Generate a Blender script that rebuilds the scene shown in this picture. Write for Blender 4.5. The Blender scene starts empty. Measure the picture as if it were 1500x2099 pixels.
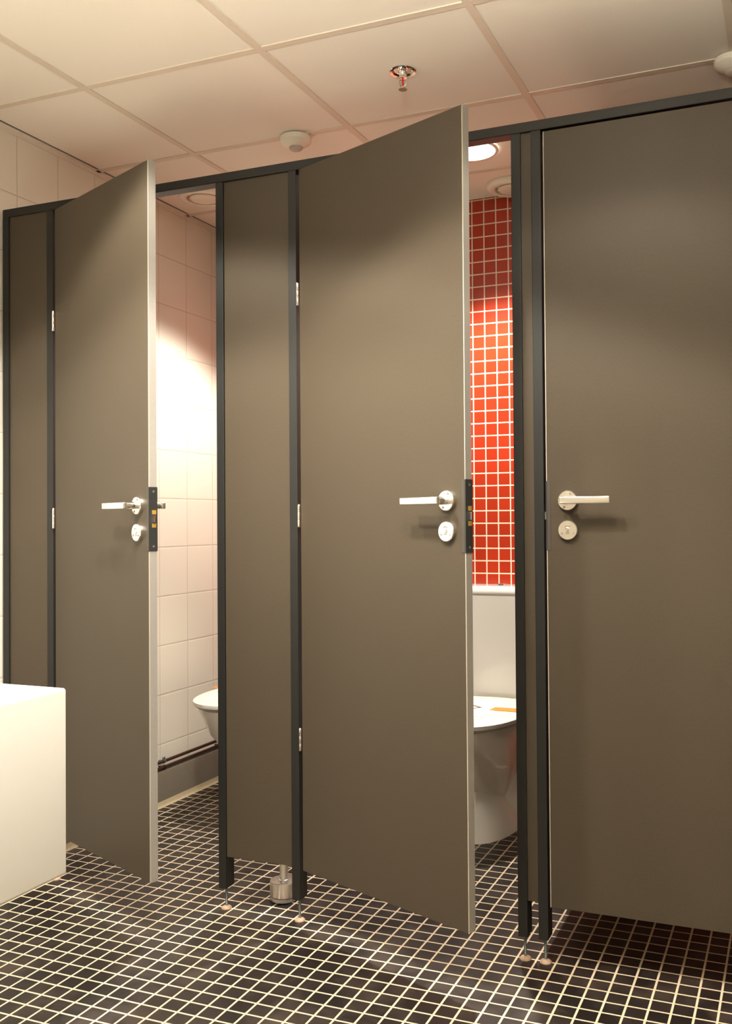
import bpy, bmesh, math, random
from mathutils import Matrix, Vector

random.seed(4)
S = bpy.context.scene
COL = S.collection
PI = math.pi

# ------------------------------------------------------------------ helpers
def link(name, bm, mat, parent=None, smooth=None):
    """bmesh -> one linked mesh object (smooth: auto-smooth angle in degrees)."""
    bmesh.ops.recalc_face_normals(bm, faces=bm.faces)
    me = bpy.data.meshes.new(name)
    if smooth is not None:
        ang = math.radians(smooth)
        for f in bm.faces:
            f.smooth = True
        for e in bm.edges:
            if len(e.link_faces) == 2 and e.calc_face_angle(0) > ang:
                e.smooth = False
    bm.to_mesh(me)
    bm.free()
    for m in (mat if isinstance(mat, (list, tuple)) else [mat]):
        me.materials.append(m)
    o = bpy.data.objects.new(name, me)
    COL.objects.link(o)
    if parent is not None:
        o.parent = parent
    return o

def tag(o, label, cat, group=None):
    o['label'] = label
    o['category'] = cat
    if group:
        o['group'] = group
    return o

def thing(name, label, cat, loc=(0, 0, 0), rz=0.0, group=None):
    o = bpy.data.objects.new(name, None)
    o.empty_display_size = 0.05
    COL.objects.link(o)
    o.location = loc
    o.rotation_euler = (0, 0, rz)
    return tag(o, label, cat, group)

def struct(o):
    o['kind'] = 'structure'
    return o

def box(bm, a, b, bevel=0.0, seg=2, mi=0):
    x0, y0, z0 = [min(p, q) for p, q in zip(a, b)]
    x1, y1, z1 = [max(p, q) for p, q in zip(a, b)]
    t = bmesh.new()
    v = [t.verts.new(c) for c in ((x0, y0, z0), (x1, y0, z0), (x1, y1, z0), (x0, y1, z0),
                                  (x0, y0, z1), (x1, y0, z1), (x1, y1, z1), (x0, y1, z1))]
    for q in ((0, 3, 2, 1), (4, 5, 6, 7), (0, 1, 5, 4), (1, 2, 6, 5), (2, 3, 7, 6), (3, 0, 4, 7)):
        t.faces.new([v[i] for i in q])
    if bevel:
        bmesh.ops.bevel(t, geom=t.edges[:], offset=bevel, segments=seg, profile=0.5, affect='EDGES')
    merge(bm, t, mi)

def merge(bm, t, mi=0, mat=None):
    if mat is not None:
        bmesh.ops.transform(t, matrix=mat, verts=t.verts)
    vm = {}
    for v in t.verts:
        vm[v] = bm.verts.new(v.co)
    for f in t.faces:
        try:
            nf = bm.faces.new([vm[v] for v in f.verts])
            nf.material_index = mi
        except ValueError:
            pass
    t.free()

def frame(axis):
    """rotation taking +Z to the axis."""
    return Vector((0, 0, 1)).rotation_difference(Vector(axis).normalized()).to_matrix().to_4x4()

def lathe(bm, prof, origin, axis=(0, 0, 1), seg=32, mi=0, cap=True):
    """revolve (radius, height) profile about axis through origin; capped where radius > 0."""
    t = bmesh.new()
    rings = []
    for r, h in prof:
        if r <= 1e-6:
            rings.append([t.verts.new((0, 0, h))])
        else:
            rings.append([t.verts.new((r * math.cos(2 * PI * k / seg), r * math.sin(2 * PI * k / seg), h)) for k in range(seg)])
    for A, B in zip(rings, rings[1:]):
        for k in range(seg):
            k2 = (k + 1) % seg
            if len(A) == 1 and len(B) == 1:
                continue
            if len(A) == 1:
                t.faces.new((A[0], B[k], B[k2]))
            elif len(B) == 1:
                t.faces.new((A[k], B[0], A[k2]))
            else:
                t.faces.new((A[k], B[k], B[k2], A[k2]))
    if cap and len(rings[0]) > 1:
        t.faces.new(rings[0])
    if cap and len(rings[-1]) > 1:
        t.faces.new(rings[-1])
    merge(bm, t, mi, Matrix.Translation(origin) @ frame(axis))

def cyl(bm, p0, p1, r, seg=20, mi=0):
    p0, p1 = Vector(p0), Vector(p1)
    lathe(bm, [(r, 0), (r, (p1 - p0).length)], p0, p1 - p0, seg, mi)

def tube(bm, pts, r, seg=10, mi=0):
    """round tube through a polyline."""
    pts = [Vector(p) for p in pts]
    t = bmesh.new()
    rings = []
    for i, p in enumerate(pts):
        d = (pts[min(i + 1, len(pts) - 1)] - pts[max(i - 1, 0)]).normalized()
        m = frame(d)
        rings.append([t.verts.new(p + m @ Vector((r * math.cos(2 * PI * k / seg), r * math.sin(2 * PI * k / seg), 0))) for k in range(seg)])
    for A, B in zip(rings, rings[1:]):
        for k in range(seg):
            t.faces.new((A[k], B[k], B[(k + 1) % seg], A[(k + 1) % seg]))
    t.faces.new(rings[0])
    t.faces.new(rings[-1])
    merge(bm, t, mi)

def loft(bm, rings, cap0=True, cap1=True, mi=0):
    t = bmesh.new()
    R = [[t.verts.new(c) for c in r] for r in rings]
    n = len(R[0])
    for A, B in zip(R, R[1:]):
        for k in range(n):
            t.faces.new((A[k], B[k], B[(k + 1) % n], A[(k + 1) % n]))
    if cap0:
        t.faces.new(R[0])
    if cap1:
        t.faces.new(R[-1])
    merge(bm, t, mi)

def prism(bm, poly, z0, z1, mi=0):
    loft(bm, [[(x, y, z0) for x, y in poly], [(x, y, z1) for x, y in poly]], mi=mi)

# ------------------------------------------------------------------ materials
def new_mat(name):
    m = bpy.data.materials.new(name)
    m.use_nodes = True
    nt = m.node_tree
    return m, nt, nt.nodes['Principled BSDF']

def N(nt, kind, **kw):
    n = nt.nodes.new(kind)
    for k, v in kw.items():
        setattr(n, k, v)
    return n

def math_node(nt, op, a, b=None, c=None):
    n = N(nt, 'ShaderNodeMath', operation=op)
    for i, v in enumerate((a, b, c)):
        if v is None:
            continue
        if isinstance(v, (int, float)):
            n.inputs[i].default_value = v
        else:
            nt.links.new(v, n.inputs[i])
    return n.outputs[0]

def lerp_col(nt, fac, a, b):
    n = N(nt, 'ShaderNodeMix', data_type='RGBA')
    if isinstance(fac, (int, float)):
        n.inputs[0].default_value = fac
    else:
        nt.links.new(fac, n.inputs[0])
    for i, v in ((6, a), (7, b)):
        if isinstance(v, tuple):
            n.inputs[i].default_value = (*v, 1)
        else:
            nt.links.new(v, n.inputs[i])
    return n.outputs[2]

def plain(name, col, rough=0.5, metal=0.0, noise=0.04, scale=60, bump=0.0, coat=0.0, spec=0.5, trans=0.0, emit=None, stretch=(1, 1, 1)):
    m, nt, b = new_mat(name)
    tc = N(nt, 'ShaderNodeTexCoord')
    mp = N(nt, 'ShaderNodeMapping')
    mp.inputs['Scale'].default_value = stretch
    nt.links.new(tc.outputs['Object'], mp.inputs['Vector'])
    nz = N(nt, 'ShaderNodeTexNoise')
    nz.inputs['Scale'].default_value = scale
    nz.inputs['Detail'].default_value = 5
    nt.links.new(mp.outputs[0], nz.inputs['Vector'])
    lo = tuple(max(0, c * (1 - noise * 2)) for c in col)
    hi = tuple(min(1, c * (1 + noise * 2)) for c in col)
    nt.links.new(lerp_col(nt, nz.outputs[0], lo, hi), b.inputs['Base Color'])
    b.inputs['Roughness'].default_value = rough
    b.inputs['Metallic'].default_value = metal
    b.inputs['Coat Weight'].default_value = coat
    b.inputs['Specular IOR Level'].default_value = spec
    b.inputs['Transmission Weight'].default_value = trans
    if bump:
        bp = N(nt, 'ShaderNodeBump')
        bp.inputs['Strength'].default_value = bump
        bp.inputs['Distance'].default_value = 0.001
        nt.links.new(nz.outputs[0], bp.inputs['Height'])
        nt.links.new(bp.outputs[0], b.inputs['Normal'])
    if emit:
        b.inputs['Emission Color'].default_value = (*emit[0], 1)
        b.inputs['Emission Strength'].default_value = emit[1]
    return m

def tiles(name, ax, pitch, off, gap, tile, grout, rough=0.25, vary=0.06, bump=0.5, smudge=None, pillow=0.0, grough=0.8):
    """square tiles with grout; ax picks the two object-space axes of the surface."""
    m, nt, b = new_mat(name)
    tc = N(nt, 'ShaderNodeTexCoord')
    sp = N(nt, 'ShaderNodeSeparateXYZ')
    nt.links.new(tc.outputs['Object'], sp.inputs[0])
    dist, idx = [], []
    for i in (0, 1):
        s = math_node(nt, 'MULTIPLY_ADD', sp.outputs[ax[i]], 1 / pitch[i], -off[i] / pitch[i])
        fr = math_node(nt, 'FRACT', s)
        idx.append(math_node(nt, 'FLOOR', s))
        e = math_node(nt, 'MINIMUM', fr, math_node(nt, 'SUBTRACT', 1.0, fr))
        dist.append(math_node(nt, 'MULTIPLY', e, pitch[i]))
    d = math_node(nt, 'MINIMUM', dist[0], dist[1])
    mr = N(nt, 'ShaderNodeMapRange', interpolation_type='SMOOTHSTEP')
    mr.inputs[1].default_value = gap / 2 - 0.0005
    mr.inputs[2].default_value = gap / 2 + 0.0005
    nt.links.new(d, mr.inputs[0])
    mask = mr.outputs[0]
    cv = N(nt, 'ShaderNodeCombineXYZ')
    nt.links.new(idx[0], cv.inputs[0])
    nt.links.new(idx[1], cv.inputs[1])
    wn = N(nt, 'ShaderNodeTexWhiteNoise', noise_dimensions='3D')
    nt.links.new(cv.outputs[0], wn.inputs['Vector'])
    lo = tuple(c * (1 - vary) for c in tile)
    hi = tuple(min(1, c * (1 + vary)) for c in tile)
    tcol = lerp_col(nt, wn.outputs['Value'], lo, hi)
    r_sock = None
    if smudge:
        nz = N(nt, 'ShaderNodeTexNoise')
        nz.inputs['Scale'].default_value = 7
        nz.inputs['Detail'].default_value = 7
        nz.inputs['Roughness'].default_value = 0.62
        nt.links.new(tc.outputs['Object'], nz.inputs['Vector'])
        m2 = N(nt, 'ShaderNodeMapRange')
        m2.inputs[1].default_value = 0.48
        m2.inputs[2].default_value = 0.75
        nt.links.new(nz.outputs[0], m2.inputs[0])
        tcol = lerp_col(nt, m2.outputs[0], tcol, smudge)
        r_sock = math_node(nt, 'MULTIPLY_ADD', nz.outputs[0], 0.5, rough - 0.2)
    nt.links.new(lerp_col(nt, mask, grout, tcol), b.inputs['Base Color'])
    rr = N(nt, 'ShaderNodeMix', data_type='FLOAT')
    nt.links.new(mask, rr.inputs[0])
    rr.inputs[2].default_value = grough
    rr.inputs[3].default_value = rough
    if r_sock is not None:
        nt.links.new(r_sock, rr.inputs[3])
    nt.links.new(rr.outputs[0], b.inputs['Roughness'])
    h = mask
    if pillow:
        pm = N(nt, 'ShaderNodeMapRange', interpolation_type='SMOOTHSTEP')
        pm.inputs[1].default_value = 0
        pm.inputs[2].default_value = gap / 2 + pillow
        nt.links.new(d, pm.inputs[0])
        h = pm.outputs[0]
    bp = N(nt, 'ShaderNodeBump')
    bp.inputs['Strength'].default_value = bump
    bp.inputs['Distance'].default_value = 0.002
    nt.links.new(h, bp.inputs['Height'])
    nt.links.new(bp.outputs[0], b.inputs['Normal'])
    return m

M = {}
M['floor'] = tiles('floor mosaic', (0, 1), (.05, .05), (0, 0), .0052, (.013, .009, .0075), (.62, .50, .36), rough=.42, vary=.35, bump=.35, smudge=(.050, .034, .025))
M['white_tile'] = tiles('white wall tile', (1, 2), (.19, .1983), (-.25, .2265), .003, (.82, .775, .69), (.60, .52, .42), rough=.35, vary=.015, bump=.35, pillow=.004)
M['white_tile_x'] = tiles('white wall tile across', (0, 2), (.19, .1983), (0, .2265), .003, (.82, .775, .69), (.60, .52, .42), rough=.35, vary=.015, bump=.35, pillow=.004)
M['red_tile'] = tiles('red mosaic', (0, 2), (.0504, .0504), (-.581, 2.4185), .0048, (.41, .033, .011), (.80, .66, .52), rough=.22, vary=.07, bump=.4)
M['ceiling'] = plain('ceiling board', (.85, .805, .715), rough=.9, noise=.015, scale=220, bump=.15)
M['tbar'] = plain('painted steel bar', (.70, .62, .51), rough=.55, noise=.01)
M['angle'] = plain('wall angle paint', (.80, .75, .66), rough=.6, noise=.01)
M['gap'] = plain('shadow gap', (.05, .04, .035), rough=.9, noise=.01)  # dark slab colour stands in for shade in the gaps beside the tiles
M['laminate'] = plain('taupe laminate', (.062, .0485, .0335), rough=.42, noise=.09, scale=420, bump=.10, spec=.22, stretch=(1, 1, .35))
M['anthracite'] = plain('anthracite powder coat', (.013, .013, .012), rough=.5, noise=.04, scale=500, spec=.35)
M['black'] = plain('black rubber', (.008, .008, .008), rough=.6)
M['edge'] = plain('grey edge band', (.29, .27, .25), rough=.45, noise=.06, scale=300)
M['edge_line'] = plain('pale laminate core', (.42, .38, .32), rough=.5, noise=.02)
M['lockcase'] = plain('black lock plate', (.020, .020, .019), rough=.5, noise=.05)
M['lip'] = plain('taupe grey lock lip', (.048, .043, .036), rough=.5, noise=.05)
M['brass'] = plain('brass keep', (.60, .38, .07), rough=.4, metal=.6, noise=.08, scale=200)
M['chrome'] = plain('polished chrome', (.90, .88, .86), rough=.07, metal=1, noise=.005)
M['satin'] = plain('satin nickel', (.93, .91, .87), rough=.26, metal=1, noise=.01, scale=300)
M['chrome_soft'] = plain('dull chrome', (.86, .83, .80), rough=.30, metal=1, noise=.01)
M['satin_mark'] = plain('engraved mark', (.30, .25, .19), rough=.45, metal=.8, noise=.01)
M['zinc'] = plain('zinc plated thread', (.22, .26, .27), rough=.4, metal=.8, noise=.08, scale=300)
M['footpad'] = plain('tan foot pad', (.45, .30, .21), rough=.5, noise=.08, scale=150)
M['ceramic'] = plain('white ceramic', (.86, .825, .76), rough=.12, noise=.005, coat=.3)
M['seat'] = plain('white seat plastic', (.82, .79, .74), rough=.28, noise=.005)
M['solid'] = plain('white solid surface', (.86, .85, .82), rough=.45, noise=.004)
M['paper'] = plain('white paper', (.88, .85, .83), rough=.8, noise=.01)
M['ink'] = plain('grey brown ink', (.16, .11, .08), rough=.7)
M['tape'] = plain('orange tape', (.90, .27, .02), rough=.4, noise=.02)
M['plastic'] = plain('ivory plastic', (.84, .79, .68), rough=.45, noise=.01)
M['lens'] = plain('frosted sensor lens', (.55, .46, .40), rough=.35, noise=.02, spec=.6)
M['glasslamp'] = plain('lit lamp glass', (1, .98, .94), rough=.4, emit=((1, .93, .82), 9.0))
M['fill_glow'] = plain('added fill bulb', (1, .98, .94), rough=.4, emit=((1, .9, .74), 6.0))  # glow of the bulbs in the added ceiling fill
M['copper'] = plain('oxidised copper pipe', (.075, .030, .020), rough=.4, metal=.5, noise=.15, scale=60)
M['skirting'] = plain('grey brown skirting', (.17, .145, .115), rough=.5, noise=.05, scale=30)  # darker grey brown than the cove at the floor
M['cove'] = plain('cream cove sealant', (.50, .41, .27), rough=.6, noise=.05, scale=30)
M['rubber'] = plain('grey translucent rubber', (.42, .42, .43), rough=.35, noise=.03)
M['red_seal'] = plain('red seal', (.35, .01, .02), rough=.4)
M['bulb'] = plain('red glass bulb', (.60, .01, .01), rough=.1, noise=.02)

LAMP = (1.0, .925, .79)      # colour of every lamp in the room
UPW = 61.0  # power of each added fill spot aimed at the ceiling

# ------------------------------------------------------------------ key sizes (metres)
XL, XR = -1.755, 2.30          # side walls
YB, YN = 1.0, -3.9             # red wall behind the toilets, wall behind the camera
ZC = 2.42                      # ceiling
PF, PB = -.325, -.285          # partition, front and rear face
ZT = 2.138                     # top of the partition

# ------------------------------------------------------------------ room shell
bm = bmesh.new(); box(bm, (XL - .1, YN - .1, -.08), (XR + .1, YB + .1, 0)); struct(link('floor', bm, M['floor']))
bm = bmesh.new(); box(bm, (XL - .1, YN - .1, 0), (XL, YB + .1, ZC + .1)); struct(link('wall_left', bm, M['white_tile']))
bm = bmesh.new(); box(bm, (XR, YN - .1, 0), (XR + .1, YB + .1, ZC + .1)); struct(link('wall_right', bm, M['white_tile']))
bm = bmesh.new(); box(bm, (XL, YB, 0), (XR, YB + .1, ZC + .1)); struct(link('wall_back', bm, M['red_tile']))
bm = bmesh.new(); box(bm, (XL, YN - .1, 0), (XR, YN, ZC + .1)); struct(link('wall_front', bm, M['white_tile_x']))

gx = [-1.327 + .603 * k for k in range(-1, 7)]
gy = [.142 - .563 * k for k in range(-1, 8)]
gy[0] = .703
xs = [XL] + [x for x in gx if XL + .03 < x < XR - .03] + [XR]
ys = sorted([YB, YN] + [y for y in gy if YN + .03 < y < YB - .03])
bm = bmesh.new()
for i in range(len(xs) - 1):
    for j in range(len(ys) - 1):
        x0 = xs[i] + (.022 if i == 0 else .004)
        box(bm, (x0, ys[j] + .004, ZC + .003), (xs[i + 1] - .004, ys[j + 1] - .004, ZC + .02))
box(bm, (XL, YN, ZC + .03), (XR, YB, ZC + .1), mi=1)
struct(link('ceiling', bm, [M['ceiling'], M['gap']]))
bm = bmesh.new()
for x in xs[1:-1]:
    box(bm, (x - .011, YN, ZC - .0005), (x + .011, YB, ZC + .025))
for y in ys[1:-1]:
    box(bm, (XL, y - .011, ZC), (XR, y + .011, ZC + .025))
struct(link('trim_1', bm, M['tbar']))
bm = bmesh.new()                                             # wall angle round the ceiling
for a, b in (((XL, YN, ZC - .013), (XL + .002, YB, ZC + .004)), ((XL, YN, ZC), (XL + .015, YB, ZC + .003)),
             ((XR - .002, YN, ZC - .013), (XR, YB, ZC + .004)), ((XR - .015, YN, ZC), (XR, YB, ZC + .003)),
             ((XL, YN, ZC - .013), (XR, YN + .002, ZC + .004))):
    box(bm, a, b)
struct(link('trim_2', bm, M['angle']))

# skirting board along the left wall inside the cubicle, with a pale sealed cove at the floor
bm = bmesh.new()
sec = [(XL, .008), (XL + .052, .008), (XL + .036, .110), (XL + .030, .128), (XL + .022, .132), (XL, .132)]
loft(bm, [[(x, y, z) for x, z in sec] for y in (PB + .01, YB)])
struct(link('baseboard_left', bm, M['skirting'], smooth=40))
bm = bmesh.new()
sec = [(XL, 0), (XL + .060, 0), (XL + .056, .004), (XL + .0535, .010), (XL + .0515, .022), (XL + .0505, .022), (XL, .006)]
loft(bm, [[(x, y, z) for x, z in sec] for y in (PB + .01, YB)])
struct(link('trim_3', bm, M['cove'], smooth=40))

# ------------------------------------------------------------------ cubicle front: rail, posts, fixed panels
front = thing('cubicle_front', 'long anthracite framed cubicle front with fixed taupe panels and legs between the doors', 'partition', (0, PB, 0))
def at_front(o):
    o.matrix_parent_inverse = Matrix.Translation((0, -PB, 0))
    return o
bm = bmesh.new(); box(bm, (-1.7435, PF, ZT - .026), (1.30, PB, ZT), .0015)
at_front(link('top_rail', bm, M['anthracite'], front))

PW = .025
posts = [-1.7435, -1.562, -.9325, -.692, -.0405, .0125, .665]
for x in posts:
    bm = bmesh.new()
    zb = .064
    box(bm, (x, PF, zb), (x + PW, PB + .004, ZT - .0262), .0012)
    p = at_front(link('post', bm, M['anthracite'], front))
    c = (x + PW / 2, (PF + PB) / 2 + .002)
    bm = bmesh.new()
    cyl(bm, (c[0], c[1], .006), (c[0], c[1], zb + .002), .0036, 12)
    for k in range(16):                                       # thread turns
        lathe(bm, [(.0036, 0), (.0043, .0011), (.0036, .0022)], (c[0], c[1], .012 + k * .0031), seg=12)
    link('threaded_rod', bm, M['zinc'], p, smooth=50)
    bm = bmesh.new()
    lathe(bm, [(.0150, 0), (.0150, .002), (.0125, .0052), (.0065, .0085), (0, .009)], (c[0], c[1], 0), seg=28)
    link('foot_pad', bm, M['footpad'], p, smooth=60)
for x0, x1 in ((posts[0] + PW, posts[1]), (posts[2] + PW, posts[3]), (posts[4] + PW, posts[5])):
    bm = bmesh.new(); box(bm, (x0, PF + .006, .155), (x1, PB - .006, ZT - .026))
    at_front(link('fixed_panel', bm, M['laminate'], front))

# side walls of the cubicles (they run back from the fixed panels to the red wall)
def divider(x, name, label):
    t = thing(name, label, 'partition', (x, PB, 0))
    def loc(o):
        o.matrix_parent_inverse = Matrix.Translation((-x, -PB, 0)); return o
    bm = bmesh.new(); box(bm, (x - .013, PB + .006, .155), (x + .013, YB, ZT - .01), .001)
    loc(link('panel', bm, M['laminate'], t))
    bm = bmesh.new(); box(bm, (x - .014, YB - .028, .02), (x + .014, YB - .0005, .1545))
    box(bm, (x - .016, YB - .032, 0), (x + .016, YB - .0005, .02))
    loc(link('rear_foot', bm, M['anthracite'], t))
    return t
divider(-.80, 'cubicle_side_wall', 'taupe side wall between the two open cubicles, behind the fixed middle panel')
divider(-.0015, 'cubicle_side_wall', 'taupe side wall running back from the pair of posts beside the red tiled cubicle')

# ------------------------------------------------------------------ doors
TD = .024
def lever(parent, u, z, dirn, face, rad=1.0):
    """rosette, neck and flat lever; face = -1 front, +1 rear (local y)."""
    y0 = 0.0 if face < 0 else TD
    bm = bmesh.new()
    lathe(bm, [(.0245, 0), (.0245, .0075), (.0232, .0092), (0, .0094)], (u, y0, z), (0, face, 0), 40)
    h = link('lever_handle', bm, M['satin'], parent, smooth=35)
    bm = bmesh.new()
    lathe(bm, [(.0098, .009), (.0098, .038), (.0085, .044), (0, .046)], (u, y0, z), (0, face, 0), 24)
    link('neck', bm, M['chrome'], h, smooth=35)
    bm = bmesh.new()
    ya, yb = y0 + face * .040, y0 + face * .053
    box(bm, (u - dirn * .011, ya, z - .0088), (u + dirn * .112, yb, z + .0088), .0022, 3)
    link('grip', bm, M['satin'], h, smooth=35)
    bm = bmesh.new()
    for s in (1, -1):                                         # two screw heads on the rosette
        lathe(bm, [(.0032, .0090), (.0032, .0102), (0, .0104)], (u + s * .008, y0, z + s * .0165), (0, face, 0), 14)
    link('screw', bm, M['satin_mark'], h, smooth=35)

def lock_disc(parent, u, z, face):
    y0 = 0.0 if face < 0 else TD
    bm = bmesh.new()
    lathe(bm, [(.0245, 0), (.0245, .0075), (.0230, .0095), (0, .0097)], (u, y0, z), (0, face, 0), 40)
    d = link('lock_escutcheon', bm, M['satin'], parent, smooth=35)
    bm = bmesh.new()
    if face < 0:
        lathe(bm, [(.0052, .0094), (.0052, .0112), (.0040, .0118), (0, .0118)], (u, y0, z + .0015), (0, face, 0), 20)
        box(bm, (u - .0045, y0 - .0105, z - .0105), (u + .0045, y0 - .0094, z - .0070), .0004, 1)
        link('slot', bm, M['chrome'], d, smooth=35)
        bm = bmesh.new()
        yq = y0 - .0098
        for a0, a1, r in ((.25, .75, .0095),):                # curved mark above the slot
            pts = [(u + r * math.cos(PI * (a0 + (a1 - a0) * k / 10)), yq, z + .002 + r * math.sin(PI * (a0 + (a1 - a0) * k / 10))) for k in range(11)]
            tube(bm, pts, .0010, 6)
        tube(bm, [(u - .0042, yq, z - .006), (u, yq, z - .0064), (u + .0042, yq, z - .006)], .0010, 6)
        for s in (-1, 1):
            tube(bm, [(u + s * .014 + .0022 * math.cos(k * PI / 5), yq, z - .008 + .0022 * math.sin(k * PI / 5)) for k in range(11)], .0008, 6)
        link('engraving', bm, M['satin_mark'], d)
    else:
        box(bm, (u - .004, y0 + .009, z - .016), (u + .004, y0 + .030, z + .016), .002, 2)
        link('thumb_turn', bm, M['chrome'], d, smooth=35)

def hinge(parent, x, y, z, length=.062):
    bm = bmesh.new()
    n = 3
    prof = [(.0030, 0)]
    for k in range(n):                                        # three knuckles with fine joints between them
        a = k * length / n
        prof += [(.0036, a + .0005), (.0038, a + .0009), (.0038, a + length / n - .0009), (.0036, a + length / n - .0004)]
    prof += [(.0030, length), (.0026, length + .0015), (0, length + .0025)]
    lathe(bm, prof, (x, y, z - length / 2), seg=18)
    link('hinge', bm, M['satin'], parent, smooth=40)

def door(name, label, loc, ang, W, left_hinged, z0, z1, hz, hang_inner=True):
    t = thing(name, label, 'door', loc, ang)
    # local frame: hinge edge at x = 0 (or lock edge for a right-hinged door), front face y = 0, leaf to +x and +y
    e = .0018
    le = W if left_hinged else 0.0                            # lock edge
    s = 1 if left_hinged else -1
    bm = bmesh.new()
    box(bm, (0 if left_hinged else e, 0, z0), (W - e if left_hinged else W, TD, z1), .0006, 1)
    link('leaf', bm, M['laminate'], t)
    bm = bmesh.new()
    box(bm, (le - s * e * .98, .0022, z0), (le, TD - .0004, z1), .0003, 1)
    link('edge_band', bm, M['edge'], t)
    bm = bmesh.new()                                          # pale line of cut laminate along the lock edge
    box(bm, (le - s * e * .98, -.0002, z0), (le + s * .0002, .0022, z1))
    link('edge_line', bm, M['edge_line'], t)
    # black lock plate wrapped round the edge, with brass and latch
    zl0, zl1 = 1.0435, 1.2178
    bm = bmesh.new()
    box(bm, (le - s * .0020, -.0012, zl0), (le + s * .0016, TD + .0012, zl1), .0004, 1)
    lp = link('lock_plate', bm, M['lockcase'], t)
    bm = bmesh.new()
    box(bm, (le - s * .0105, -.0013, zl0), (le - s * .0019, .0002, zl1), .0003, 1)
    link('face_lip', bm, M['lip'], lp)
    xe = le + s * .0016
    bm = bmesh.new()
    for za, zb in ((1.1435, 1.1545), (1.1075, 1.1185)):
        box(bm, (xe - s * .001, TD * .34, za), (xe + s * .0006, TD * .86, zb))
    link('brass_insert', bm, M['brass'], lp)
    bm = bmesh.new()
    y0, y1 = TD * .42, TD * .80
    prof = [(xe - s * .001, y0), (xe + s * .0085, y0), (xe + s * .001, y1), (xe - s * .001, y1)]
    loft(bm, [[(x, y, z) for x, y in prof] for z in (1.1215, 1.1405)])
    link('latch_bolt', bm, M['satin'], lp)
    bm = bmesh.new()
    for z in (1.205, 1.056):
        lathe(bm, [(.0034, -.0005), (.0034, .0005), (.0014, .0010), (0, .0003)], (xe, TD * .55, z), (s, 0, 0), 14)
    link('screw', bm, M['zinc'], lp, smooth=40)
    uh = le - s * .055
    lever(t, uh, 1.168, -s, -1)
    lever(t, uh, 1.168, -s, 1)
    lock_disc(t, uh, 1.094, -1)
    lock_disc(t, uh, 1.094, 1)
    hx = -.0035 if left_hinged else W + .0035
    for z in hz:
        hinge(t, hx, -.0045, z)
    return t

HZ = (1.757, 1.136, .513)
DZ0, DZ1 = .150, 2.110
door('cubicle_door', 'leftmost taupe door, standing ajar in front of the white tiled cubicle',
     (-1.5265, PF - .002, 0), math.radians(-23.4), .578, True, DZ0, DZ1, HZ)
door('cubicle_door', 'middle taupe door, standing ajar in front of the red tiled cubicle',
     (-.6555, PF - .002, 0), math.radians(-21.6), .602, True, DZ0, DZ1, HZ)
door('cubicle_door', 'closed taupe door at the right with its lever pointing right',
     (.0445, PF - .002, 0), 0.0, .618, False, DZ0, DZ1 - .005, HZ)

# ------------------------------------------------------------------ toilets
def egg(cx, y0, y1, hw, n=48, p=2.25, back=2.6, skew=.55):
    """D-shaped outline: round nose at y0 (front), fuller at y1 (rear)."""
    yc = y0 + (y1 - y0) * skew
    out = []
    for k in range(n):
        a = 2 * PI * k / n
        c, s_ = math.cos(a), math.sin(a)
        q = p if s_ < 0 else back
        x = hw * math.copysign(abs(c) ** (2 / q), c)
        y = math.copysign(abs(s_) ** (2 / q), s_)
        out.append((cx + x, yc + (y * (yc - y0) if y < 0 else y * (y1 - yc))))
    return out

def ring(z, *a, **k):
    return [(x, y, z) for x, y in egg(*a, **k)]

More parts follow.
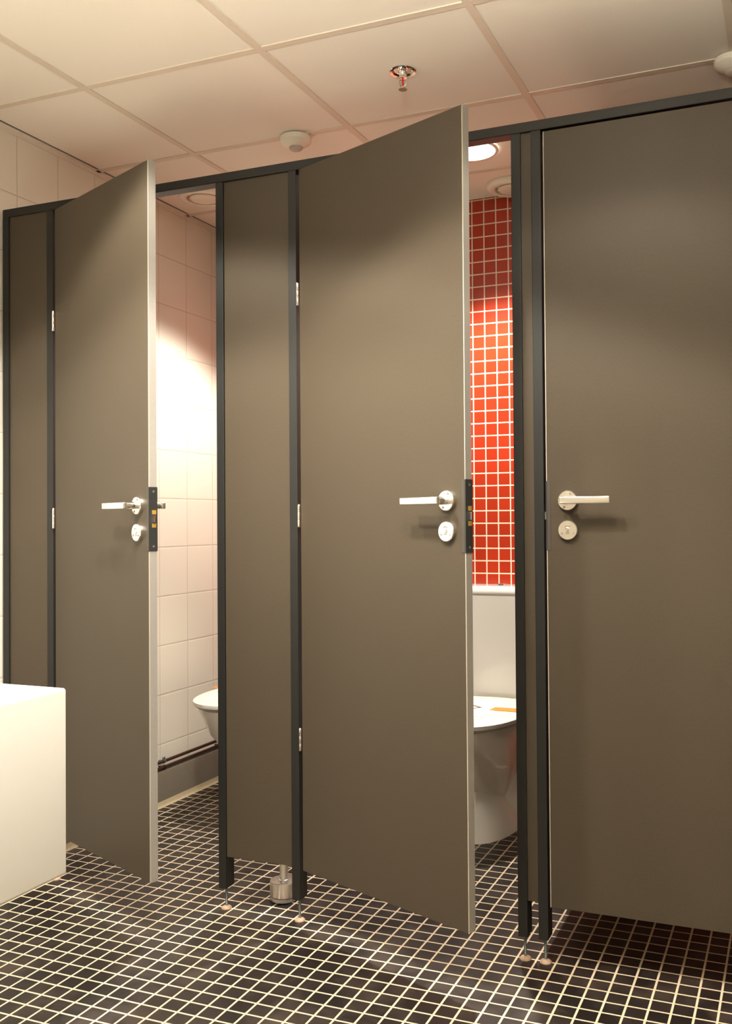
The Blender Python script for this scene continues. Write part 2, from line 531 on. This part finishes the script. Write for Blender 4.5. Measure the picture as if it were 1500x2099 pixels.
ZS = .446                                                     # top of the closed lid
def toilet(cx, YF, label):
    t = thing('toilet', label, 'toilet', (cx, .7, 0), 0, 'toilets in the open cubicles')
    bm = bmesh.new()                                          # tapering bowl on a flared foot
    loft(bm, [ring(.028, 0, .660 - .7, .965 - .7, .085),
              ring(.10, 0, .600 - .7, .960 - .7, .088),
              ring(.17, 0, .525 - .7, .950 - .7, .096),
              ring(.24, 0, .450 - .7, .935 - .7, .116),
              ring(.31, 0, .375 - .7, .920 - .7, .142),
              ring(.37, 0, YF + .035 - .7, .905 - .7, .165),
              ring(.405, 0, YF + .016 - .7, .900 - .7, .176),
              ring(.417, 0, YF + .012 - .7, .900 - .7, .178),
              ring(.421, 0, YF + .018 - .7, .896 - .7, .173)])
    b = link('bowl', bm, M['ceramic'], t, smooth=50)
    bm = bmesh.new()
    loft(bm, [ring(.0, 0, .468 - .7, .99 - .7, .128),
              ring(.006, 0, .470 - .7, .99 - .7, .127),
              ring(.035, 0, .476 - .7, .985 - .7, .121),
              ring(.07, 0, .488 - .7, .980 - .7, .106),
              ring(.11, 0, .505 - .7, .975 - .7, .086),
              ring(.15, 0, .525 - .7, .965 - .7, .074),
              ring(.20, 0, .555 - .7, .955 - .7, .066)])
    for s in (-1, 1):                                         # trapway bulge on each side
        loft(bm, [[(s * .055 + .078 * w * math.cos(q * 2 * PI / 20),
                    (.80 - .7) + .15 * w * math.sin(q * 2 * PI / 20), zz) for q in range(20)]
                  for zz, w, k in ((.0, 1.0, 0), (.06, .99, 1), (.12, .93, 2), (.17, .80, 3), (.205, .55, 4), (.215, .3, 5))])
    link('foot', bm, M['ceramic'], t, smooth=50)
    bm = bmesh.new()
    loft(bm, [ring(.4215, 0, YF + .010 - .7, .815 - .7, .178),
              ring(.4235, 0, YF + .006 - .7, .818 - .7, .184),
              ring(.4265, 0, YF + .010 - .7, .815 - .7, .178)])
    link('seat', bm, M['seat'], t, smooth=50)
    bm = bmesh.new()
    loft(bm, [ring(.4270, 0, YF + .006 - .7, .822 - .7, .182),
              ring(.4290, 0, YF + .001 - .7, .826 - .7, .189),
              ring(.4420, 0, YF - .7, .827 - .7, .190),
              ring(.4450, 0, YF + .003 - .7, .824 - .7, .185),
              ring(ZS, 0, YF + .010 - .7, .818 - .7, .178)])
    link('lid', bm, M['seat'], t, smooth=50)
    for s in (-1, 1):
        bm = bmesh.new(); cyl(bm, (s * .075 - .018, .832 - .7, .436), (s * .075 + .018, .832 - .7, .436), .006, 14)
        link('hinge', bm, M['seat'], t, smooth=40)
    # cistern with soft corners and a thin crowned cover
    def rrect(hw, y0, y1, r, z, n=6):
        pts = []
        for (sx, sy, a0) in ((1, 1, 0), (-1, 1, PI / 2), (-1, -1, PI), (1, -1, 3 * PI / 2)):
            ox = sx * (hw - r)
            oy = (y1 - r) if sy > 0 else (y0 + r)
            for k in range(n + 1):
                a = a0 + PI / 2 * k / n
                pts.append((ox + r * math.cos(a), oy + r * math.sin(a), z))
        return pts
    bm = bmesh.new()
    a, c = .842 - .7, .998 - .7
    loft(bm, [rrect(.150, a + .012, c, .03, .4215), rrect(.168, a + .004, c, .035, .46), rrect(.178, a, c, .04, .60), rrect(.183, a - .003, c, .04, .832)])
    ci = link('cistern', bm, M['ceramic'], t, smooth=50)
    bm = bmesh.new()
    loft(bm, [rrect(.183, a - .003, c, .04, .8325), rrect(.184, a - .004, c, .041, .834), rrect(.184, a - .004, c, .041, .848),
              rrect(.181, a, c, .038, .857), rrect(.172, a + .008, c, .03, .8625), rrect(.150, a + .03, c, .02, .864)])
    link('cistern_lid', bm, M['ceramic'], t, smooth=50)
    bm = bmesh.new()
    lathe(bm, [(.022, 0), (.022, .006), (.019, .009), (0, .0095)], (0, .92 - .7, .8635), seg=28)
    link('flush_button', bm, M['chrome'], t, smooth=40)
    return t

TX1, TX2 = -1.374, -.445
toilet(TX1, .312, 'white close-coupled toilet against the white tiled left wall, mostly hidden behind the fixed middle panel')
toilet(TX2, .278, 'white close-coupled toilet under the red mosaic wall, seen past the middle door')

# paper sheet and tape left on each closed lid
def lid_sheet(cx, dy, where):
    zt = ZS
    bm = bmesh.new()
    prism(bm, [(cx - .110, .375 + dy), (cx + .082, .420 + dy), (cx + .060, .760 + dy), (cx - .125, .720 + dy)], zt + .0001, zt + .0007)
    p = tag(link('paper_sheet', bm, M['paper']), 'white printed paper sheet lying on the lid of the ' + where, 'paper', 'paper sheets on the toilet lids')
    zz = zt + .0007
    bm = bmesh.new()
    ox, oy, a, b_ = cx - .052, .602 + dy, .069, .040           # pointed oval outline
    n = 24
    outer = [(ox - a + 2 * a * k / n, oy + b_ * (1 - (2 * k / n - 1) ** 2)) for k in range(n + 1)] + \
            [(ox + a - 2 * a * k / n, oy - b_ * (1 - (2 * k / n - 1) ** 2)) for k in range(1, n)]
    inner = [(ox + (x - ox) * .80, oy + (y - oy) * .66) for x, y in outer]
    m_ = len(outer)
    for k in range(m_):
        prism(bm, [outer[k], outer[(k + 1) % m_], inner[(k + 1) % m_], inner[k]], zz, zz + .0003)
    prism(bm, [(ox - .02, oy - .012), (ox + .036, oy - .004), (ox + .022, oy + .006), (ox - .01, oy + .008)], zz, zz + .0003)
    link('emblem', bm, M['ink'], p)
    bm = bmesh.new()
    prism(bm, [(cx - .095, .424 + dy), (cx + .070, .448 + dy), (cx + .070, .453 + dy), (cx - .095, .429 + dy)], zz, zz + .0003)
    link('printed_line', bm, M['satin_mark'], p)
    return p
lid_sheet(TX1, .034, 'toilet by the white tiled wall')
lid_sheet(TX2, 0.0, 'toilet under the red wall')
def tape(where, pts):
    bm = bmesh.new()
    prism(bm, pts, ZS + .0008, ZS + .0015)
    tag(link('adhesive_tape', bm, M['tape']), 'strip of orange tape stuck across the lid of the ' + where, 'tape', 'orange tape strips on the toilet lids')
tape('toilet by the white tiled wall', [(-1.590, .628), (-1.30, .628), (-1.30, .672), (-1.578, .672)])
tape('toilet under the red wall', [(-.392, .568), (-.268, .568), (-.272, .626), (-.386, .626)])

# ------------------------------------------------------------------ pipes along the left wall
def pipe(z, x, label):
    bm = bmesh.new()
    tube(bm, [(x, PB + .03 + k * (YB - PB - .032) / 8, z) for k in range(9)], .0065, 12)
    p = tag(link('water_pipe', bm, M['copper'], smooth=60), label, 'pipe', 'pipes above the skirting')
    for y in (.08, .50, .90):
        bm = bmesh.new()
        lathe(bm, [(.0085, 0), (.0085, .010)], (x, y - .005, z), (0, 1, 0), 18)
        box(bm, (XL + .0005, y - .004, z - .003), (x - .005, y + .004, z + .003))
        if z > .15:
            box(bm, (x - .004, y - .006, z + .007), (x + .004, y + .006, z + .017), .001, 1)
        link('clip', bm, M['anthracite'] if z < .15 else M['zinc'], p, smooth=40)
pipe(.166, XL + .024, 'upper of the two dark copper pipes clipped along the white tiled wall')
pipe(.142, XL + .024, 'lower of the two dark copper pipes, just above the skirting')

# ------------------------------------------------------------------ chrome floor fitting under the middle panel
fx, fy = -.797, -.185
ft = thing('floor_fitting', 'small polished chrome cylinder with a narrow neck standing under the fixed middle panel', 'fitting', (fx, fy, 0))
bm = bmesh.new(); lathe(bm, [(.036, 0), (.040, .002), (.041, .008), (.039, .012)], (0, 0, 0), seg=40)
link('rubber_base', bm, M['rubber'], ft, smooth=40)
bm = bmesh.new(); lathe(bm, [(.0385, .012), (.0385, .0145)], (0, 0, 0), seg=40)
link('seal', bm, M['red_seal'], ft, smooth=40)
bm = bmesh.new(); lathe(bm, [(.0400, .0145), (.0412, .0160), (.0412, .0560), (.0400, .0575), (.016, .0585)], (0, 0, 0), seg=48)
link('body', bm, M['chrome_soft'], ft, smooth=35)
bm = bmesh.new(); lathe(bm, [(.0150, .058), (.0150, .0600), (.0128, .0610), (.0128, .152), (.010, .1548)], (0, 0, 0), seg=32)
link('neck', bm, M['chrome_soft'], ft, smooth=35)

# ------------------------------------------------------------------ washbasin block
wb = thing('washbasin', 'large white box-shaped washbasin with softly rounded edges in the left foreground', 'sink', (XL, -1.31, .48))
bx1, by1, bz0, bz1 = -.612, -1.303, .481, .820
bm = bmesh.new()
t = bmesh.new()
x0, y0, x1, y1 = XL + .0005, -1.95, bx1, by1
ix0, iy0, ix1, iy1, iz = XL + .20, -1.88, bx1 - .36, by1 - .12, .70
V = lambda *c: t.verts.new(c)
ob = [V(x0, y0, bz0), V(x1, y0, bz0), V(x1, y1, bz0), V(x0, y1, bz0)]
ot = [V(x0, y0, bz1), V(x1, y0, bz1), V(x1, y1, bz1), V(x0, y1, bz1)]
it = [V(ix0, iy0, bz1), V(ix1, iy0, bz1), V(ix1, iy1, bz1), V(ix0, iy1, bz1)]
ib = [V(ix0 + .03, iy0 + .03, iz), V(ix1 - .03, iy0 + .03, iz), V(ix1 - .03, iy1 - .03, iz), V(ix0 + .03, iy1 - .03, iz)]
t.faces.new(ob[::-1])
for k in range(4):
    k2 = (k + 1) % 4
    t.faces.new((ob[k], ob[k2], ot[k2], ot[k]))
    t.faces.new((ot[k], ot[k2], it[k2], it[k]))
    t.faces.new((it[k], it[k2], ib[k2], ib[k]))
t.faces.new(ib)
t.normal_update()
es = [e for e in t.edges if e.calc_face_angle(0) > .2]
bmesh.ops.bevel(t, geom=es, offset=.006, segments=4, profile=.5, affect='EDGES')
merge(bm, t)
o = link('basin_block', bm, M['solid'], wb, smooth=50)
o.matrix_parent_inverse = Matrix.Translation((-XL, 1.31, -.48))

bm = bmesh.new(); box(bm, (.03, -.52, -.48), (.42, -.25, .0005), .01, 2)
link('pedestal', bm, M['solid'], wb)

# ------------------------------------------------------------------ ceiling devices
def sensor(x, y, label):
    t = thing('motion_sensor', label, 'sensor', (x, y, ZC), 0, 'ceiling motion sensors')
    bm = bmesh.new()
    lathe(bm, [(.052, 0), (.0525, -.003), (.0520, -.016), (.047, -.022), (.026, -.034), (.024, -.0345)], (0, 0, 0), seg=48)
    link('housing', bm, M['plastic'], t, smooth=30)
    bm = bmesh.new()
    lathe(bm, [(.0245, -.034)] + [(.0235 * math.cos(a * PI / 16), -.0345 - .0145 * math.sin(a * PI / 16)) for a in range(8)] + [(0, -.049)], (0, 0, 0), seg=40)
    link('lens', bm, M['lens'], t, smooth=60)
    return t
sensor(-.925, .150, 'round ivory motion sensor on the ceiling above the fixed middle panel, left of the sprinkler')
sensor(.478, .150, 'round ivory motion sensor on the ceiling cut off at the right edge')

sp = thing('sprinkler', 'small chrome fire sprinkler head with a red bulb hanging from the ceiling', 'sprinkler', (-.410, -.150, ZC))
bm = bmesh.new()
lathe(bm, [(.0375, .002), (.0395, 0), (.0395, -.002), (.0375, -.0040), (.030, -.0030), (.024, .004), (.016, .004)], (0, 0, 0), seg=44)
link('rosette', bm, M['chrome'], sp, smooth=35)
bm = bmesh.new()
lathe(bm, [(.0125, .004), (.0125, -.006), (.0105, -.009), (.0100, -.016), (.0125, -.018), (.0125, -.022), (.006, -.024)], (0, 0, 0), seg=24)
for s in (-1, 1):
    tube(bm, [(s * .0105, 0, -.018), (s * .0118, 0, -.030), (s * .0100, 0, -.040), (s * .003, 0, -.047)], .0018, 8)
lathe(bm, [(.0035, -.044), (.0045, -.050), (.0035, -.052)], (0, 0, 0), seg=14)
link('frame', bm, M['chrome'], sp, smooth=40)
bm = bmesh.new()
lathe(bm, [(.0018, -.023), (.0026, -.026), (.0026, -.040), (.0016, -.044)], (0, 0, 0), seg=12)
link('bulb', bm, M['bulb'], sp, smooth=50)
bm = bmesh.new()
pr = []
for k in range(48):
    r = .0125 if (k // 2) % 2 else .0095
    pr.append((r * math.cos(2 * PI * k / 48), r * math.sin(2 * PI * k / 48)))
prism(bm, pr, -.0545, -.0525)
link('deflector', bm, M['satin_mark'], sp)

def vent(x, y, label):
    t = thing('exhaust_valve', label, 'vent', (x, y, ZC), 0, 'round exhaust valves')
    bm = bmesh.new()
    lathe(bm, [(.100, .002), (.101, -.006), (.094, -.016), (.080, -.021), (.070, -.017), (.066, .0), (.066, .0028), (.0, .0028)], (0, 0, 0), seg=56)
    link('ring', bm, M['plastic'], t, smooth=50)
    bm = bmesh.new()
    lathe(bm, [(.0, -.003), (.040, -.003), (.055, -.010), (.057, -.016), (.052, -.021), (.030, -.024), (0, -.025)], (0, 0, 0), seg=56)
    link('cone', bm, M['plastic'], t, smooth=50)
    return t
vent(-1.535, .510, 'round ivory exhaust valve on the ceiling of the white tiled cubicle')
vent(-.378, .890, 'round ivory exhaust valve on the ceiling of the red tiled cubicle')

def downlight(x, y, label, watt, ang, blend, tilt=0.0):
    t = thing('downlight', label, 'ceiling light', (x, y, ZC), 0, 'round recessed downlights')
    bm = bmesh.new()
    lathe(bm, [(.086, -.001), (.096, -.0015), (.097, -.005), (.094, -.007), (.086, -.006), (.086, -.001)], (0, 0, 0), seg=48, cap=False)
    link('trim_ring', bm, M['plastic'], t, smooth=50)
    bm = bmesh.new()
    lathe(bm, [(.0, -.001), (.0855, -.001), (.0855, -.004), (0, -.0046)], (0, 0, 0), seg=48)
    link('lamp_glass', bm, M['glasslamp'], t, smooth=50)
    ld = bpy.data.lights.new('downlight_beam', 'SPOT')
    ld.energy = watt
    ld.color = LAMP
    ld.spot_size = math.radians(ang)
    ld.spot_blend = blend
    ld.shadow_soft_size = .045
    lo = bpy.data.objects.new('lamp_beam', ld)
    COL.objects.link(lo)
    lo.parent = t
    lo.location = (0, 0, -.055)
    lo.rotation_euler = (math.radians(tilt), 0, 0)             # wall washers lean towards the doors
    return t

downlight(-.415, .490, 'round lit downlight in the ceiling of the red tiled cubicle', 205, 112, .4)
downlight(-1.12, .480, 'round downlight in the ceiling of the white tiled cubicle', 138, 112, .4)
downlight(.22, -1.00, 'round downlight in front of the closed door at the right', 21, 116, .2)
downlight(.05, -1.50, 'round downlight nearest the photographer', 55, 116, .2)
downlight(-1.00, -1.00, 'round downlight in front of the leftmost door', 76, 116, .2)
downlight(-1.00, -1.40, 'round downlight above the washbasin', 108, 116, .2)
downlight(-.37, -1.27, 'round downlight in front of the middle door', 118, 116, .2)

# added bowl uplight, out of view, put in to brighten the ceiling
t = thing('fill_uplight', 'added metal bowl uplight, out of view, brightening the ceiling above it', 'ceiling light', (.30, -2.10, ZC))
bm = bmesh.new()
lathe(bm, [(.0, -.640), (.06, -.636), (.12, -.618), (.165, -.585), (.185, -.545), (.182, -.545), (.160, -.580), (.115, -.611), (.06, -.628), (0, -.632)], (0, 0, 0), seg=48)
link('fill_bowl', bm, M['anthracite'], t, smooth=40)
bm = bmesh.new(); cyl(bm, (0, 0, -.632), (0, 0, -.002), .006, 14)
lathe(bm, [(.045, -.001), (.045, -.020), (.012, -.026)], (0, 0, 0), seg=32)
link('rod', bm, M['anthracite'], t, smooth=40)
for k in range(3):
    a = 2 * PI * k / 3
    bm = bmesh.new(); lathe(bm, [(.014, 0), (.026, .02), (.030, .04), (.022, .058), (0, .064)], (.085 * math.cos(a), .085 * math.sin(a), -.620), seg=24)
    link('bulb', bm, M['fill_glow'], t, smooth=50)
    ld = bpy.data.lights.new('fill_beam', 'SPOT')
    ld.energy = UPW
    ld.color = LAMP
    ld.spot_size = math.radians(164)
    ld.spot_blend = .25
    ld.shadow_soft_size = .03
    lo = bpy.data.objects.new('fill_beam', ld)
    COL.objects.link(lo)
    lo.parent = t
    lo.location = (.085 * math.cos(a), .085 * math.sin(a), -.545)
    lo.rotation_euler = (PI, 0, 0)

# ------------------------------------------------------------------ camera
f, yaw, pitch, roll, cx, cy, cz, px, py = (1964.636, .386634802, .0156709965, -.00783424464, .630419696, -2.69690537, 1.12111013, 834.460362, 1036.22513)
fw = Vector((-math.sin(yaw) * math.cos(pitch), math.cos(yaw) * math.cos(pitch), math.sin(pitch)))
r0 = Vector((math.cos(yaw), math.sin(yaw), 0))
u0 = r0.cross(fw)
r1 = math.cos(roll) * r0 + math.sin(roll) * u0
u1 = -math.sin(roll) * r0 + math.cos(roll) * u0
cam = bpy.data.cameras.new('camera')
cam.sensor_fit = 'HORIZONTAL'
cam.sensor_width = 36
cam.lens = f / 1500 * 36
cam.shift_x = (750 - px) / 1500
cam.shift_y = (py - 1049.5) / 1500
cam.clip_start = .02
co = bpy.data.objects.new('camera', cam)
COL.objects.link(co)
co.matrix_world = Matrix(((r1.x, u1.x, -fw.x, cx), (r1.y, u1.y, -fw.y, cy), (r1.z, u1.z, -fw.z, cz), (0, 0, 0, 1)))
S.camera = co

w = bpy.data.worlds.new('world')
w.use_nodes = True
w.node_tree.nodes['Background'].inputs[0].default_value = (1, .85, .68, 1)
w.node_tree.nodes['Background'].inputs[1].default_value = 0.0
S.world = w
S.view_settings.view_transform = 'Standard'
S.view_settings.look = 'None'
S.view_settings.gamma = 1
S.view_settings.use_curve_mapping = False
S.view_settings.exposure = 0.18
